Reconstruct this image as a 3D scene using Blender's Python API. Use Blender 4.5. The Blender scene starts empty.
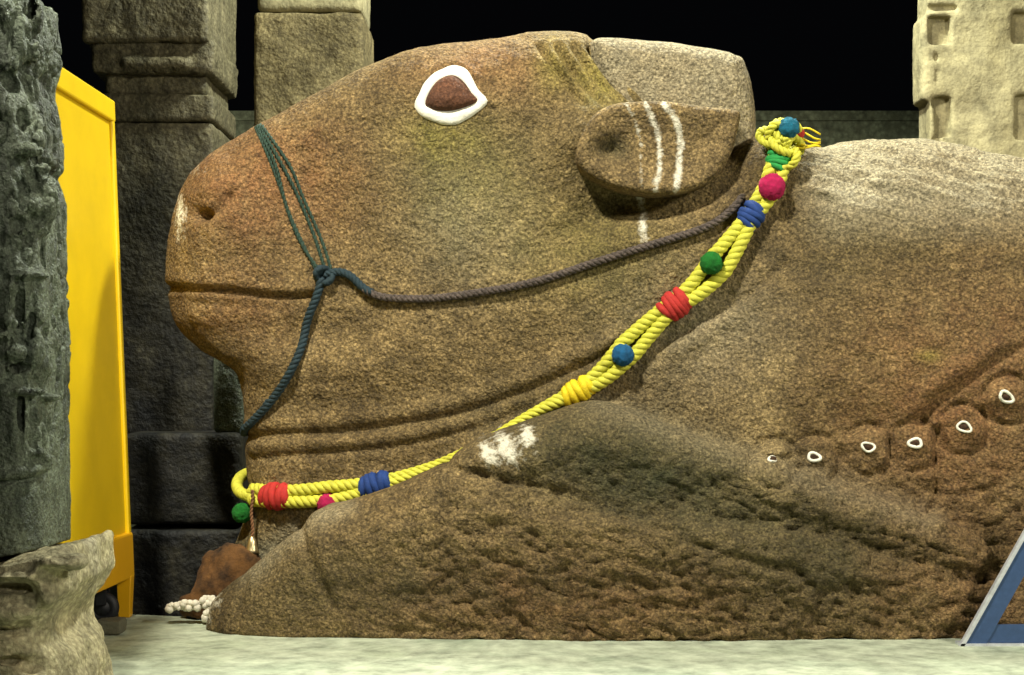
import bpy, math, random
import numpy as np
from mathutils import Vector
from mathutils.bvhtree import BVHTree
random.seed(7)
RNG = np.random.default_rng(7)
# ------------------------------------------------------------------ calibration
F, CD, CH, HY = 1545.0, 10.0, 1.42, 390.0      # focal px, camera distance, eye height, horizon row
COL = bpy.context.scene.collection
def W(u, v, y):                                 # a pixel of the survey photo to a point on the plane y
    d = y + CD
    return ((u-512)/F*d, y, CH + (HY-v)/F*d)
def XZ(pts, y):
    return np.array([[W(u, v, y)[0], W(u, v, y)[2]] for u, v in pts])
def UV(P):
    d = P[:, 1] + CD
    return np.stack([512 + P[:, 0]/d*F, HY - (P[:, 2]-CH)/d*F], 1)
# ------------------------------------------------------------------ numeric helpers
TAB = RNG.random((64, 64, 64)).astype(np.float32)
def vnoise(P):
    i = np.floor(P).astype(np.int64); f = P - i; f = f*f*(3-2*f); i &= 63
    j = (i+1) & 63
    r = 0
    for a in (0, 1):
        for b in (0, 1):
            for c in (0, 1):
                w = (f[:, 0] if a else 1-f[:, 0])*(f[:, 1] if b else 1-f[:, 1])*(f[:, 2] if c else 1-f[:, 2])
                r = r + w*TAB[(j if a else i)[:, 0], (j if b else i)[:, 1], (j if c else i)[:, 2]]
    return r*2-1
def fbm(P, s, n=4):
    r = 0; a = 1.0; t = 0
    for k in range(n):
        r = r + a*vnoise(P*s + 17.3*k); t += a; a *= .55; s = s*2.03
    return r/t
def catmull(pts, n=6, closed=True):
    P = np.array(pts, float); m = len(P); out = []
    for i in range(m if closed else m-1):
        if closed: a, b, c, d = P[i-1], P[i], P[(i+1) % m], P[(i+2) % m]
        else: a, b, c, d = P[max(i-1, 0)], P[i], P[i+1], P[min(i+2, m-1)]
        for k in range(n):
            t = k/n
            out.append(.5*((2*b)+(-a+c)*t+(2*a-5*b+4*c-d)*t*t+(-a+3*b-3*c+d)*t**3))
    if not closed: out.append(P[-1])
    return np.array(out)
def seg_dist(p, poly, closed=False):
    best = np.full(len(p), 1e9)
    n = len(poly)
    for i in range(n if closed else n-1):
        a, b = poly[i], poly[(i+1) % n]
        ab = b-a; t = np.clip(((p-a)@ab)/max(ab@ab, 1e-12), 0, 1)
        best = np.minimum(best, np.sum((p-a-t[:, None]*ab)**2, 1))
    return np.sqrt(best)
def poly_sdf(p, poly):
    d = seg_dist(p, poly, True); ins = np.zeros(len(p), bool)
    n = len(poly)
    for i in range(n):
        a, b = poly[i], poly[(i+1) % n]
        c = (a[1] > p[:, 1]) != (b[1] > p[:, 1])
        with np.errstate(divide='ignore', invalid='ignore'):
            x = (b[0]-a[0])*(p[:, 1]-a[1])/(b[1]-a[1]+1e-12)+a[0]
        ins ^= c & (p[:, 0] < x)
    return np.where(ins, -d, d)
def smin(a, b, k):
    h = np.clip(.5+.5*(b-a)/k, 0, 1)
    return b*(1-h)+a*h-k*h*(1-h)
class Grid:
    def __init__(s, lo, hi, c):
        s.lo, s.c = np.array(lo, float), c
        s.n = np.ceil((np.array(hi)-s.lo)/c).astype(int)+1
        s.x, s.y, s.z = [(s.lo[k]+np.arange(s.n[k])*c).astype(np.float32) for k in range(3)]
        X, Z = np.meshgrid(s.x, s.z, indexing='ij')
        s.XZ = np.stack([X.ravel(), Z.ravel()], 1).astype(float); s.sh = X.shape
    def slab(s, px, yd, yc, H, r, smooth=6):
        """closed outline with a rounded, really thick cross-section; H may vary over the outline"""
        poly = XZ(px, yd)
        if smooth: poly = catmull(poly, smooth)
        d2 = poly_sdf(s.XZ, poly).reshape(s.sh).astype(np.float32)
        Hm = H if np.isscalar(H) else H.reshape(s.sh).astype(np.float32)
        a = (d2+r)[:, None, :]
        b = np.abs(s.y[None, :, None]-yc)-(np.broadcast_to(Hm, s.sh)[:, None, :]-r)
        return np.sqrt(np.maximum(a, 0)**2+np.maximum(b, 0)**2)+np.minimum(np.maximum(a, b), 0)-r
    def box(s, c, h, r):
        q = [np.abs(ax-c[k])-(h[k]-r) for k, ax in enumerate((s.x[:, None, None], s.y[None, :, None], s.z[None, None, :]))]
        m = np.maximum(np.maximum(q[0], q[1]), q[2])
        return np.sqrt(np.maximum(q[0], 0)**2+np.maximum(q[1], 0)**2+np.maximum(q[2], 0)**2)+np.minimum(m, 0)-r
    def ell(s, c, h):
        q = np.sqrt(((s.x-c[0])/h[0])[:, None, None]**2+((s.y-c[1])/h[1])[None, :, None]**2+((s.z-c[2])/h[2])[None, None, :]**2)
        return ((q-1)*min(h)).astype(np.float32)
    def cyl(s, c, r, z0, z1, ax=2, rr=.01):
        X, Y, Z = s.x[:, None, None], s.y[None, :, None], s.z[None, None, :]
        rad = np.sqrt((X-c[0])**2+(Y-c[1])**2)-r+rr
        h = np.abs(Z-(z0+z1)/2)-(z1-z0)/2+rr
        return np.sqrt(np.maximum(rad, 0)**2+np.maximum(h, 0)**2)+np.minimum(np.maximum(rad, h), 0)-rr
    def mesh(s, vol):
        return nets(vol, s.lo, s.c)
def nets(vol, lo, c):
    for ax in range(3):
        for e in (0, -1):
            sl = [slice(None)]*3; sl[ax] = e; vol[tuple(sl)] = np.maximum(vol[tuple(sl)], c*.5)
    ins = vol < 0
    S = lambda i, j, k: (slice(i, ins.shape[0]-1+i), slice(j, ins.shape[1]-1+j), slice(k, ins.shape[2]-1+k))
    cnt = np.zeros([n-1 for n in ins.shape], np.uint8)
    for i in (0, 1):
        for j in (0, 1):
            for k in (0, 1): cnt += ins[S(i, j, k)]
    act = np.argwhere((cnt > 0) & (cnt < 8))
    idx = np.full(cnt.shape, -1, np.int32); idx[tuple(act.T)] = np.arange(len(act))
    acc = np.zeros((len(act), 3)); num = np.zeros(len(act))
    cor = [(i, j, k) for i in (0, 1) for j in (0, 1) for k in (0, 1)]
    val = {q: vol[act[:, 0]+q[0], act[:, 1]+q[1], act[:, 2]+q[2]] for q in cor}
    for q in cor:
        for ax in range(3):
            if q[ax]: continue
            q2 = list(q); q2[ax] = 1; q2 = tuple(q2)
            a, b = val[q], val[q2]; m = (a < 0) != (b < 0)
            t = np.where(m, a/np.where(m, a-b, 1), 0)
            p = np.tile(np.array(q, float), (len(act), 1)); p[:, ax] += t
            acc += p*m[:, None]; num += m
    V = lo+(act+acc/num[:, None])*c
    Fs = []
    for ax in range(3):
        a = [slice(None)]*3; b = [slice(None)]*3; a[ax] = slice(0, -1); b[ax] = slice(1, None)
        A, B = ins[tuple(a)], ins[tuple(b)]
        o1, o2 = [(1, 2), (2, 0), (0, 1)][ax]
        for flip, M in ((False, A & ~B), (True, ~A & B)):
            e = np.argwhere(M); e = e[(e[:, o1] > 0) & (e[:, o2] > 0)]
            def at(p, q):
                g = e.copy(); g[:, o1] -= p; g[:, o2] -= q
                return idx[g[:, 0], g[:, 1], g[:, 2]]
            qd = np.stack([at(1, 1), at(0, 1), at(0, 0), at(1, 0)], 1)
            Fs.append(qd[:, ::-1] if flip else qd)
    return V, np.concatenate(Fs)
def vnormals(V, Q):
    n = np.cross(V[Q[:, 2]]-V[Q[:, 0]], V[Q[:, 3]]-V[Q[:, 1]])
    N = np.zeros_like(V)
    for k in range(4): np.add.at(N, Q[:, k], n)
    return N/np.maximum(np.linalg.norm(N, axis=1), 1e-9)[:, None]
def laplace(V, Q, n=2):
    for _ in range(n):
        S = np.zeros_like(V); c = np.zeros(len(V))
        for a, b in ((0, 1), (1, 2), (2, 3), (3, 0)):
            np.add.at(S, Q[:, a], V[Q[:, b]]); np.add.at(S, Q[:, b], V[Q[:, a]])
            np.add.at(c, Q[:, a], 1); np.add.at(c, Q[:, b], 1)
        V = V*.5+S/np.maximum(c, 1)[:, None]*.5
    return V
# ------------------------------------------------------------------ object helpers
def make(name, V, Fc, mat, parent=None, masks=None, smooth=True, loc=None):
    me = bpy.data.meshes.new(name)
    V = np.asarray(V, float)
    if loc is not None: V = V-np.array(loc)
    me.from_pydata(V.tolist(), [], [list(map(int, f)) for f in Fc] if not isinstance(Fc, np.ndarray) else Fc.tolist())
    me.polygons.foreach_set('use_smooth', [smooth]*len(me.polygons))
    if masks is not None:
        at = me.color_attributes.new('masks', 'FLOAT_COLOR', 'POINT')
        at.data.foreach_set('color', np.concatenate([masks, np.ones((len(masks), 4-masks.shape[1]))], 1).astype(np.float32).ravel())
    me.materials.append(mat); me.update()
    o = bpy.data.objects.new(name, me); COL.objects.link(o)
    if parent is not None:
        o.parent = parent
        pl = Vector((0, 0, 0)); p = parent
        while p is not None: pl += p.location; p = p.parent
        if loc is None: o.location = -pl
        else: o.location = Vector(loc)-pl
    elif loc is not None: o.location = loc
    return o
def thing(name, label, cat, loc=(0, 0, 0), group=None):
    o = bpy.data.objects.new(name, None); COL.objects.link(o); o.location = loc
    o.empty_display_size = .1
    return tag(o, label, cat, group)
def tag(o, label=None, cat=None, group=None, kind=None):
    for k, v in (('label', label), ('category', cat), ('group', group), ('kind', kind)):
        if v: o[k] = v
    return o
def tube(path, r, seg=10, closed=False):
    P = np.array(path, float); n = len(P)
    T = np.roll(P, -1, 0)-np.roll(P, 1, 0)
    if not closed: T[0] = P[1]-P[0]; T[-1] = P[-1]-P[-2]
    T /= np.maximum(np.linalg.norm(T, axis=1), 1e-9)[:, None]
    N = np.zeros_like(P)
    a = np.cross(T[0], [0, 0, 1.]);
    if np.linalg.norm(a) < .1: a = np.cross(T[0], [0, 1., 0])
    N[0] = a/np.linalg.norm(a)
    for i in range(1, n):
        v = N[i-1]-T[i]*(N[i-1]@T[i]); N[i] = v/max(np.linalg.norm(v), 1e-9)
    B = np.cross(T, N)
    R = np.full(n, r) if np.isscalar(r) else np.array(r)
    th = np.arange(seg)/seg*2*math.pi
    V = (P[:, None]+R[:, None, None]*(np.cos(th)[None, :, None]*N[:, None]+np.sin(th)[None, :, None]*B[:, None])).reshape(-1, 3)
    Fc = []
    m = n if closed else n-1
    for i in range(m):
        for j in range(seg):
            i2, j2 = (i+1) % n, (j+1) % seg
            Fc.append([i*seg+j, i*seg+j2, i2*seg+j2, i2*seg+j])
    if not closed:
        Fc.append(list(range(seg))[::-1]); Fc.append([(n-1)*seg+j for j in range(seg)])
    return V, Fc, (P, T, N, B)
def join(parts):
    Vs, Fs, o = [], [], 0
    for V, Fc in parts:
        Vs.append(np.asarray(V)); Fs += [[i+o for i in f] for f in Fc]; o += len(V)
    return np.concatenate(Vs), Fs
def resample(P, step):
    P = np.array(P, float); L = np.r_[0, np.cumsum(np.linalg.norm(np.diff(P, axis=0), axis=1))]
    n = max(int(L[-1]/step), 3); t = np.linspace(0, L[-1], n)
    return np.stack([np.interp(t, L, P[:, k]) for k in range(3)], 1)
def rope(path, R, pitch=.16, strands=3, seg=7, step=.014, taper=None):
    """laid rope: strands twisted round the path"""
    P = resample(path, step); _, _, (P, T, N, B) = tube(P, .01, 4)
    L = np.r_[0, np.cumsum(np.linalg.norm(np.diff(P, axis=0), axis=1))]
    out = []
    sc = np.ones(len(P)) if taper is None else np.interp(L/L[-1], [q[0] for q in taper], [q[1] for q in taper])
    for k in range(strands):
        a = 2*math.pi*(L/pitch+k/strands)
        c = P+(R*.48*sc)[:, None]*(np.cos(a)[:, None]*N+np.sin(a)[:, None]*B)
        V, Fc, _ = tube(c, R*.56*sc, seg); out.append((V, Fc))
    return join(out)
def boxm(lo, hi):
    V = [(x, y, z) for x in (lo[0], hi[0]) for y in (lo[1], hi[1]) for z in (lo[2], hi[2])]
    return V, [[0, 1, 3, 2], [4, 6, 7, 5], [0, 4, 5, 1], [2, 3, 7, 6], [0, 2, 6, 4], [1, 5, 7, 3]]
def sphere(c, r, n=16, rough=0, sq=(1, 1, 1)):
    V, Fc = [], []
    for i in range(n+1):
        for j in range(2*n):
            a, b = math.pi*i/n, math.pi*j/n
            V.append((math.sin(a)*math.cos(b), math.sin(a)*math.sin(b), math.cos(a)))
    V = np.array(V)
    if rough: V = V*(1+rough*fbm(V+np.array(c)*7, 7, 2))[:, None]
    for i in range(n):
        for j in range(2*n):
            a, b = i*2*n+j, i*2*n+(j+1) % (2*n)
            Fc.append([a, a+2*n, b+2*n, b])
    return V*r*np.array(sq)+np.array(c), Fc
# ------------------------------------------------------------------ materials
def mat_new(name):
    m = bpy.data.materials.new(name); m.use_nodes = True
    nt = m.node_tree; b = nt.nodes['Principled BSDF']
    return m, nt, b
def S2L(c): return tuple(((x/255)/12.92 if x/255 < .04045 else ((x/255+.055)/1.055)**2.4) for x in c)
def ramp(nt, fac, stops):
    r = nt.nodes.new('ShaderNodeValToRGB'); e = r.color_ramp.elements
    while len(e) < len(stops): e.new(.5)
    for k, (p, c) in enumerate(stops): e[k].position = p; e[k].color = (*c, 1)
    nt.links.new(fac, r.inputs[0]); return r.outputs[0]
def noise(nt, vec, scale, detail=6, rough=.6, dist=0):
    n = nt.nodes.new('ShaderNodeTexNoise'); n.inputs['Scale'].default_value = scale
    n.inputs['Detail'].default_value = detail; n.inputs['Roughness'].default_value = rough
    n.inputs['Distortion'].default_value = dist
    nt.links.new(vec, n.inputs['Vector']); return n.outputs[0]
def mix(nt, kind, fac, a, b):
    m = nt.nodes.new('ShaderNodeMix'); m.data_type = 'RGBA'; m.blend_type = kind
    for k, v in ((0, fac), (6, a), (7, b)):
        if hasattr(v, 'is_output'): nt.links.new(v, m.inputs[k])
        else: m.inputs[k].default_value = v if k == 0 else (*v, 1)
    return m.outputs[2]
def mth(nt, op, a, b=0, clamp=False):
    m = nt.nodes.new('ShaderNodeMath'); m.operation = op; m.use_clamp = clamp
    for k, v in ((0, a), (1, b)):
        if hasattr(v, 'is_output'): nt.links.new(v, m.inputs[k])
        else: m.inputs[k].default_value = v
    return m.outputs[0]
def stone(name, cols, grain=(.45, 1.6), bump=.6, bs=28, big=1.1, masks=False, rough=.85, streak=None, stain_shade=(25, 27, 14), speck=True):
    m, nt, b = mat_new(name)
    tc = nt.nodes.new('ShaderNodeTexCoord'); v = tc.outputs['Object']
    mp = nt.nodes.new('ShaderNodeMapping'); mp.inputs['Scale'].default_value = (1, 1, .45); nt.links.new(v, mp.inputs[0])
    n1 = noise(nt, mp.outputs[0], big, 8, .62, .5)
    k = len(cols)
    c = ramp(nt, n1, [(.32+.36*i/(k-1), S2L(q)) for i, q in enumerate(cols)])
    g = noise(nt, v, bs*1.6, 5, .7)
    gc = ramp(nt, g, [(.3, (grain[0],)*3), (.5, (1, 1, 1)), (.7, (grain[1],)*3)])
    c = mix(nt, 'MULTIPLY', 1.0, c, gc)
    c = mix(nt, 'MULTIPLY', .85, c, ramp(nt, noise(nt, v, 7, 5, .65), [(.32, (.55,)*3), (.5, (1, 1, 1)), (.68, (1.4,)*3)]))
    if speck:
        vo = nt.nodes.new('ShaderNodeTexVoronoi'); vo.inputs['Scale'].default_value = bs*1.5
        nt.links.new(v, vo.inputs['Vector'])
        s = ramp(nt, vo.outputs['Distance'], [(.0, (1.25, 1.22, 1.15)), (.25, (1, 1, 1)), (.7, (.62, .6, .58))])
        c = mix(nt, 'MULTIPLY', .9, c, s)
    bn = mth(nt, 'ADD', mth(nt, 'MULTIPLY', noise(nt, v, bs, 4, .6), 1.0), mth(nt, 'MULTIPLY', noise(nt, v, bs*.28, 3, .6), 1.3))
    rgh = 1.0
    if masks:
        at = nt.nodes.new('ShaderNodeAttribute'); at.attribute_name = 'masks'
        sp = nt.nodes.new('ShaderNodeSeparateColor'); nt.links.new(at.outputs['Color'], sp.inputs[0])
        pn = noise(nt, v, 26, 6, .7)
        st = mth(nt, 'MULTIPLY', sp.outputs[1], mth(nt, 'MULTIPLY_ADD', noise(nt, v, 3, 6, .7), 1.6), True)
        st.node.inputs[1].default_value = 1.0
        sc = mix(nt, 'MULTIPLY', 1.0, S2L(stain_shade), gc)
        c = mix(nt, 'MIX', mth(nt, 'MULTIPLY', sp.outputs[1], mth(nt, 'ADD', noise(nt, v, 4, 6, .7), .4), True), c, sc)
        rd = mix(nt, 'MULTIPLY', 1.0, S2L((138, 92, 56)), gc)
        c = mix(nt, 'MIX', mth(nt, 'MULTIPLY', sp.outputs[2], noise(nt, v, 5, 5, .6), True), c, rd)
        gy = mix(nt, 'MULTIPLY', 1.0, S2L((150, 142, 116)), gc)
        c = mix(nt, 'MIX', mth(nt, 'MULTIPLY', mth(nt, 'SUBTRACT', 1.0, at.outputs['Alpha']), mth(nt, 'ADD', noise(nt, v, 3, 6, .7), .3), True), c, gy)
        a2 = nt.nodes.new('ShaderNodeAttribute'); a2.attribute_name = 'turmeric'
        c = mix(nt, 'MIX', mth(nt, 'MULTIPLY', a2.outputs['Fac'], noise(nt, v, 9, 5, .7), True), c, mix(nt, 'MULTIPLY', 1.0, S2L((150, 142, 62)), gc))
        pw = ramp(nt, mth(nt, 'ADD', sp.outputs[0], mth(nt, 'MULTIPLY', mth(nt, 'SUBTRACT', pn, .5), 2.2)), [(.40, (0, 0, 0)), (.85, (.9, .9, .9))])
        pm = mth(nt, 'MULTIPLY', pw, mth(nt, 'MULTIPLY', sp.outputs[0], 1.5, True), True)
        c = mix(nt, 'MIX', pm, c, S2L((225, 220, 200)))
    if streak:
        mp2 = nt.nodes.new('ShaderNodeMapping'); mp2.inputs['Scale'].default_value = (6, 6, .5); nt.links.new(v, mp2.inputs[0])
        c = mix(nt, 'MIX', ramp(nt, noise(nt, mp2.outputs[0], 1.0, 5, .6), [(.5, (0, 0, 0)), (.7, (.75,)*3)]), c, S2L(streak))
    nt.links.new(c, b.inputs['Base Color']); b.inputs['Roughness'].default_value = rough
    b.inputs['Specular IOR Level'].default_value = .35
    bp = nt.nodes.new('ShaderNodeBump'); bp.inputs['Strength'].default_value = bump; bp.inputs['Distance'].default_value = .03
    nt.links.new(bn, bp.inputs['Height']); nt.links.new(bp.outputs[0], b.inputs['Normal'])
    return m
def plain(name, c, rough=.6, metal=0, bump=0, bs=200, var=.15, spec=.5, vs=30):
    m, nt, b = mat_new(name)
    tc = nt.nodes.new('ShaderNodeTexCoord'); v = tc.outputs['Object']
    col = S2L(c); n = noise(nt, v, vs, 5, .6)
    cc = ramp(nt, n, [(.3, tuple(x*(1-var) for x in col)), (.7, tuple(min(x*(1+var), 1) for x in col))])
    nt.links.new(cc, b.inputs['Base Color'])
    b.inputs['Roughness'].default_value = rough; b.inputs['Metallic'].default_value = metal; b.inputs['Specular IOR Level'].default_value = spec
    if bump:
        bp = nt.nodes.new('ShaderNodeBump'); bp.inputs['Strength'].default_value = bump; bp.inputs['Distance'].default_value = .01
        nt.links.new(noise(nt, v, bs, 4, .6), bp.inputs['Height']); nt.links.new(bp.outputs[0], b.inputs['Normal'])
    return m
M = dict(
    granite=stone('brown granite', [(84, 69, 43), (128, 109, 72), (106, 89, 57), (150, 130, 88)], (.26, 2.2), 1.0, 36, 1.0, True, stain_shade=(58, 58, 36)),
    eye=stone('eye brown granite', [(92, 60, 42), (110, 72, 50)], (.55, 1.4), .5, 40, 3),
    ringdark=stone('dark bell hole', [(60, 40, 24), (70, 48, 30)], (.5, 1.4), .4, 40, 3),
    dark=stone('dark granite', [(72, 70, 50), (112, 106, 80), (92, 88, 64)], (.55, 1.45), .7, 22, 1.4, True, rough=.7, stain_shade=(14, 15, 14)),
    tan=stone('tan granite', [(100, 90, 60), (134, 122, 86), (116, 104, 70)], (.6, 1.4), .6, 26, 1.6),
    pale=stone('pale cream granite', [(122, 114, 82), (150, 142, 108), (136, 127, 92)], (.75, 1.2), .35, 26, 1.2, speck=False),
    carved=stone('grey green carved granite', [(62, 72, 60), (116, 126, 106), (84, 94, 78)], (.5, 1.5), .8, 46, 4, rough=.55, streak=(40, 42, 34)),
    rubble=stone('rough cream stone', [(128, 104, 68), (190, 180, 142), (172, 164, 130), (204, 196, 164)], (.65, 1.35), .7, 24, 1.8),
    wall=stone('far wall stone', [(104, 110, 86), (130, 134, 106)], (.7, 1.3), .4, 10, .8),
    ground=stone('lower court paving', [(40, 36, 28), (52, 46, 34)], (.7, 1.3), .5, 14, 1),
    floor=stone('pale platform slab', [(140, 152, 130), (168, 176, 154), (154, 164, 140)], (.88, 1.12), .25, 9, 1.6, speck=False, rough=.75),
    block=plain('block grey', (90, 88, 70), .9, bump=.5, bs=60),
    paint=plain('white lime paint', (232, 230, 214), .8, bump=.5, bs=60, var=.12),
    yellow=plain('yellow nylon', (196, 194, 62), .7, bump=.2, var=.2),
    yellow2=plain('golden thread', (226, 200, 22), .7, bump=.4, var=.2),
    red=plain('red thread', (176, 40, 34), .8, bump=.4, var=.2),
    blue=plain('blue thread', (20, 56, 120), .8, bump=.4, var=.2),
    green=plain('green thread', (30, 140, 62), .8, bump=.4, var=.2),
    darkgreen=plain('green wool', (14, 104, 28), .95, bump=.8, var=.3),
    teal=plain('teal wool', (8, 92, 116), .95, bump=.8, var=.3),
    navy=plain('blue wool', (16, 84, 128), .95, bump=.8, var=.3),
    magenta=plain('magenta wool', (170, 16, 76), .95, bump=.8, var=.3),
    halter=plain('dark green cord', (34, 58, 46), .8, bump=.4, var=.3),
    halterblue=plain('blue green cord', (22, 44, 52), .8, bump=.4, var=.3),
    cheek=plain('worn grey brown cord', (78, 68, 62), .85, bump=.6, var=.9, vs=60),
    brass=plain('brass', (196, 180, 140), .35, .9),
    twine=plain('old twine', (120, 84, 54), .9),
    cloth=plain('marigold cloth', (84, 56, 24), .95, bump=.9, bs=60, var=.8, vs=9),
    flower=plain('white jasmine', (214, 208, 190), .9, var=.15),
    ypaint=plain('yellow enamel', (216, 180, 6), .38, var=.08, vs=3, bump=.08, bs=6),
    ypaint2=plain('amber enamel', (216, 160, 6), .4, var=.06, vs=3),
    black=plain('black rubber', (14, 15, 22), .6),
    steel=plain('blue painted steel', (58, 82, 122), .45, .2, var=.12),
    steel2=plain('pale grey steel', (196, 200, 206), .4, .3, var=.2, vs=20),  # paler grey for the leg edge strip and foot plate
)
# ------------------------------------------------------------------ the bull
HEAD = [(204,154),(235,136),(258,123),(300,101),(350,73),(385,59),(420,49),(490,42),(540,35),(585,37),(625,60),(690,75),(738,110),(742,160),
        (738,215),(700,262),(600,330),(450,398),(330,405),(262,392),(240,374),(220,362),(194,347),(174,327),(165,300),(162,268),(166,232),(173,200),(183,177)]
NECK = [(243,360),(243,430),(242,470),(246,500),(236,535),(222,562),(208,590),(200,640),(200,680),(500,680),(900,680),(900,300),(850,200),(790,150),(762,140),(735,150),(650,200),(400,300),(300,340)]
BODY = [(640,430),(690,320),(735,230),(775,170),(815,152),(860,144),(905,142),(950,149),(1000,160),(1040,173),(1100,200),(1180,230),(1250,300),(1290,420),(1300,560),(1290,700),(640,700)]
LEG = [(199,645),(200,622),(210,599),(246,571),(300,528),(322,508),(345,503),(400,484),(462,462),(560,484),(700,508),(850,528),(960,556),(1040,600),(1060,700),(205,700)]
KNEE = [(452,462),(468,444),(500,430),(545,414),(590,401),(625,408),(700,436),(790,468),(900,500),(980,545),(940,590),(760,560),(620,540),(520,505),(470,482)]
G = Grid((-2.4, -1.45, -.08), (5.2, 1.45, 3.95), .0175)
uvg = np.stack([512+G.XZ[:, 0]/9.3*F, HY-(G.XZ[:, 1]-CH)/9.3*F], 1)
def bl(u, v, ru, rv): return np.exp(-(((uvg[:, 0]-u)/ru)**2+((uvg[:, 1]-v)/rv)**2))
Hh = np.interp(uvg[:, 0], [160, 200, 300, 430, 560, 740], [.36, .42, .46, .54, .58, .50])
Hh += .09*bl(215, 225, 55, 55) - .05*bl(300, 210, 50, 70) + .05*bl(450, 95, 45, 38) + .05*bl(480, 210, 110, 80) - .06*bl(250, 330, 90, 22) - .05*bl(640, 240, 90, 40)
Hn = np.interp(uvg[:, 0], [240, 330, 500, 700, 900], [.32, .44, .56, .74, .8])
Hb = np.interp(uvg[:, 0], [640, 760, 900, 1100], [.84, .98, 1.04, 1.06])
Hb += .05*bl(960, 350, 90, 50)-.05*bl(870, 430, 90, 30)
Hl = np.interp(uvg[:, 0], [205, 300, 450, 600, 720, 800, 1000], [.18, .33, .40, .47, .47, .42, .37])
Hl = Hl+.10*np.clip((640-uvg[:, 1])/110, 0, 1)-.05
Hk = .53+.045*np.exp(-((uvg[:, 1]-np.interp(uvg[:, 0], [460, 600, 700, 800, 940], [462, 440, 458, 492, 535]))/26)**2)
vol = G.slab(HEAD, -.22, 0, Hh, .30)
vol = smin(vol, G.slab(NECK, -.2, 0, Hn, .26), .10)
vol = smin(vol, G.slab(BODY, -.20, 0, Hb, .78), .16)
vol = smin(vol, G.slab(LEG, -.98, -.84, Hl, .26), .035)
vol = smin(vol, G.slab(KNEE, -.86, -.68, Hk, .20), .035)
# the far foreleg mirrored, so the body is whole from the other side
lg = G.slab(LEG, -.98, -.84, Hl, .26); kn = G.slab(KNEE, -.86, -.68, Hk, .20)
far = smin(lg, kn, .035)
yi = np.interp(-G.y, G.y, np.arange(len(G.y))).round().astype(int)
vol = smin(vol, far[:, yi, :]+.02, .035); del lg, kn, far
vol = np.maximum(vol, -G.z[None, None, :]-.01)
V, Q = G.mesh(vol); del vol
V = laplace(V, Q, 2); N = vnormals(V, Q)
uv = UV(V); front = np.clip(-N[:, 1]*1.6+.35, 0, 1)*(V[:, 1] < .1)
def pl(pts): return catmull(pts, 5, False) if len(pts) > 2 else np.array(pts, float)
def gv(pts, w): return np.exp(-(seg_dist(uv, pl(pts))/w)**2)
def bb(u, v, ru, rv, rot=0):
    c, s = math.cos(rot), math.sin(rot); x = uv[:, 0]-u; y = uv[:, 1]-v
    return np.exp(-(((x*c+y*s)/ru)**2+((-x*s+y*c)/rv)**2))
D = np.zeros(len(V))
D -= .05*gv([(166,288),(205,290),(240,293),(275,297),(312,296)], 3.6)
D += .012*gv([(166,279),(205,281),(240,283),(275,286),(312,288)], 6)
D -= .022*gv([(180,300),(240,306),(300,305)], 8)
D -= .085*bb(200, 214, 9, 6) + .05*gv([(196,215),(215,209),(230,196)], 4)
D += .014*gv([(190,196),(208,189),(232,184)], 6)
D -= .03*gv([(246,436),(335,432),(400,424),(460,413),(540,385),(610,352),(650,330)], 4.0)
D += .018*gv([(246,425),(335,420),(400,412),(460,400),(540,372),(610,340)], 7)
D -= .022*gv([(252,459),(330,453),(400,446),(470,430),(530,408)], 3.5)
D += .018*gv([(252,447),(330,443),(400,436),(470,420)], 5)
D -= .03*gv([(660,346),(690,328),(720,312),(753,291),(785,262)], 4)
D += .02*gv([(668,356),(700,338),(730,320),(762,300)], 8)
D -= .028*gv([(300,520),(304,545),(318,575),(335,610)], 4)
D += .02*gv([(312,510),(318,540),(332,575)], 8)
D -= .02*gv([(244,572),(240,600),(236,636)], 4)
D -= .03*gv([(462,470),(500,480),(560,492),(600,502),(680,520)], 4)
D -= .02*gv([(880,552),(930,566),(975,572)], 4)
# headband of slanting grooves between eye and horn
band = np.clip(1-np.abs((uv[:, 0]-(uv[:, 1]-40)*.62-578)/46), 0, 1)**.4*(uv[:, 1] < 128)
for k in range(4):
    x0 = 540+k*17
    D -= .055*gv([(x0,46),(x0+42,106)], 3.4)
D -= .03*gv([(592,40),(608,75),(622,102)], 5)
D -= .04*gv([(575,165),(590,184),(625,203),(665,210),(710,196),(735,176)], 12)
D += .016*gv([(406,100),(428,72),(455,63),(480,80),(490,104)], 5)
D += .17*bb(585, 140, 26, 36)+.10*bb(610, 108, 26, 16)
# carved bell string of the flank, and the cloth edge above it
D += .02*gv([(772,452),(815,446),(868,438),(915,430),(964,412),(1010,386)], 5)
for u, v in ((775,460),(815,457),(868,447),(915,443),(964,427),(1008,397)):
    D += .048*bb(u, v+3, 18, 14) - .028*(np.exp(-((np.hypot(uv[:, 0]-u, uv[:, 1]-v-3)-25)/3.5)**2))
D -= .032*gv([(920,428),(936,404),(970,380),(1000,358),(1030,345)], 5)
D += .03*gv([(905,418),(925,392),(960,368),(1000,345)], 10)
D -= .03*gv([(934,440),(938,470),(938,505)], 4)
D -= .025*gv([(1010,412),(1040,408)], 5)
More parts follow.
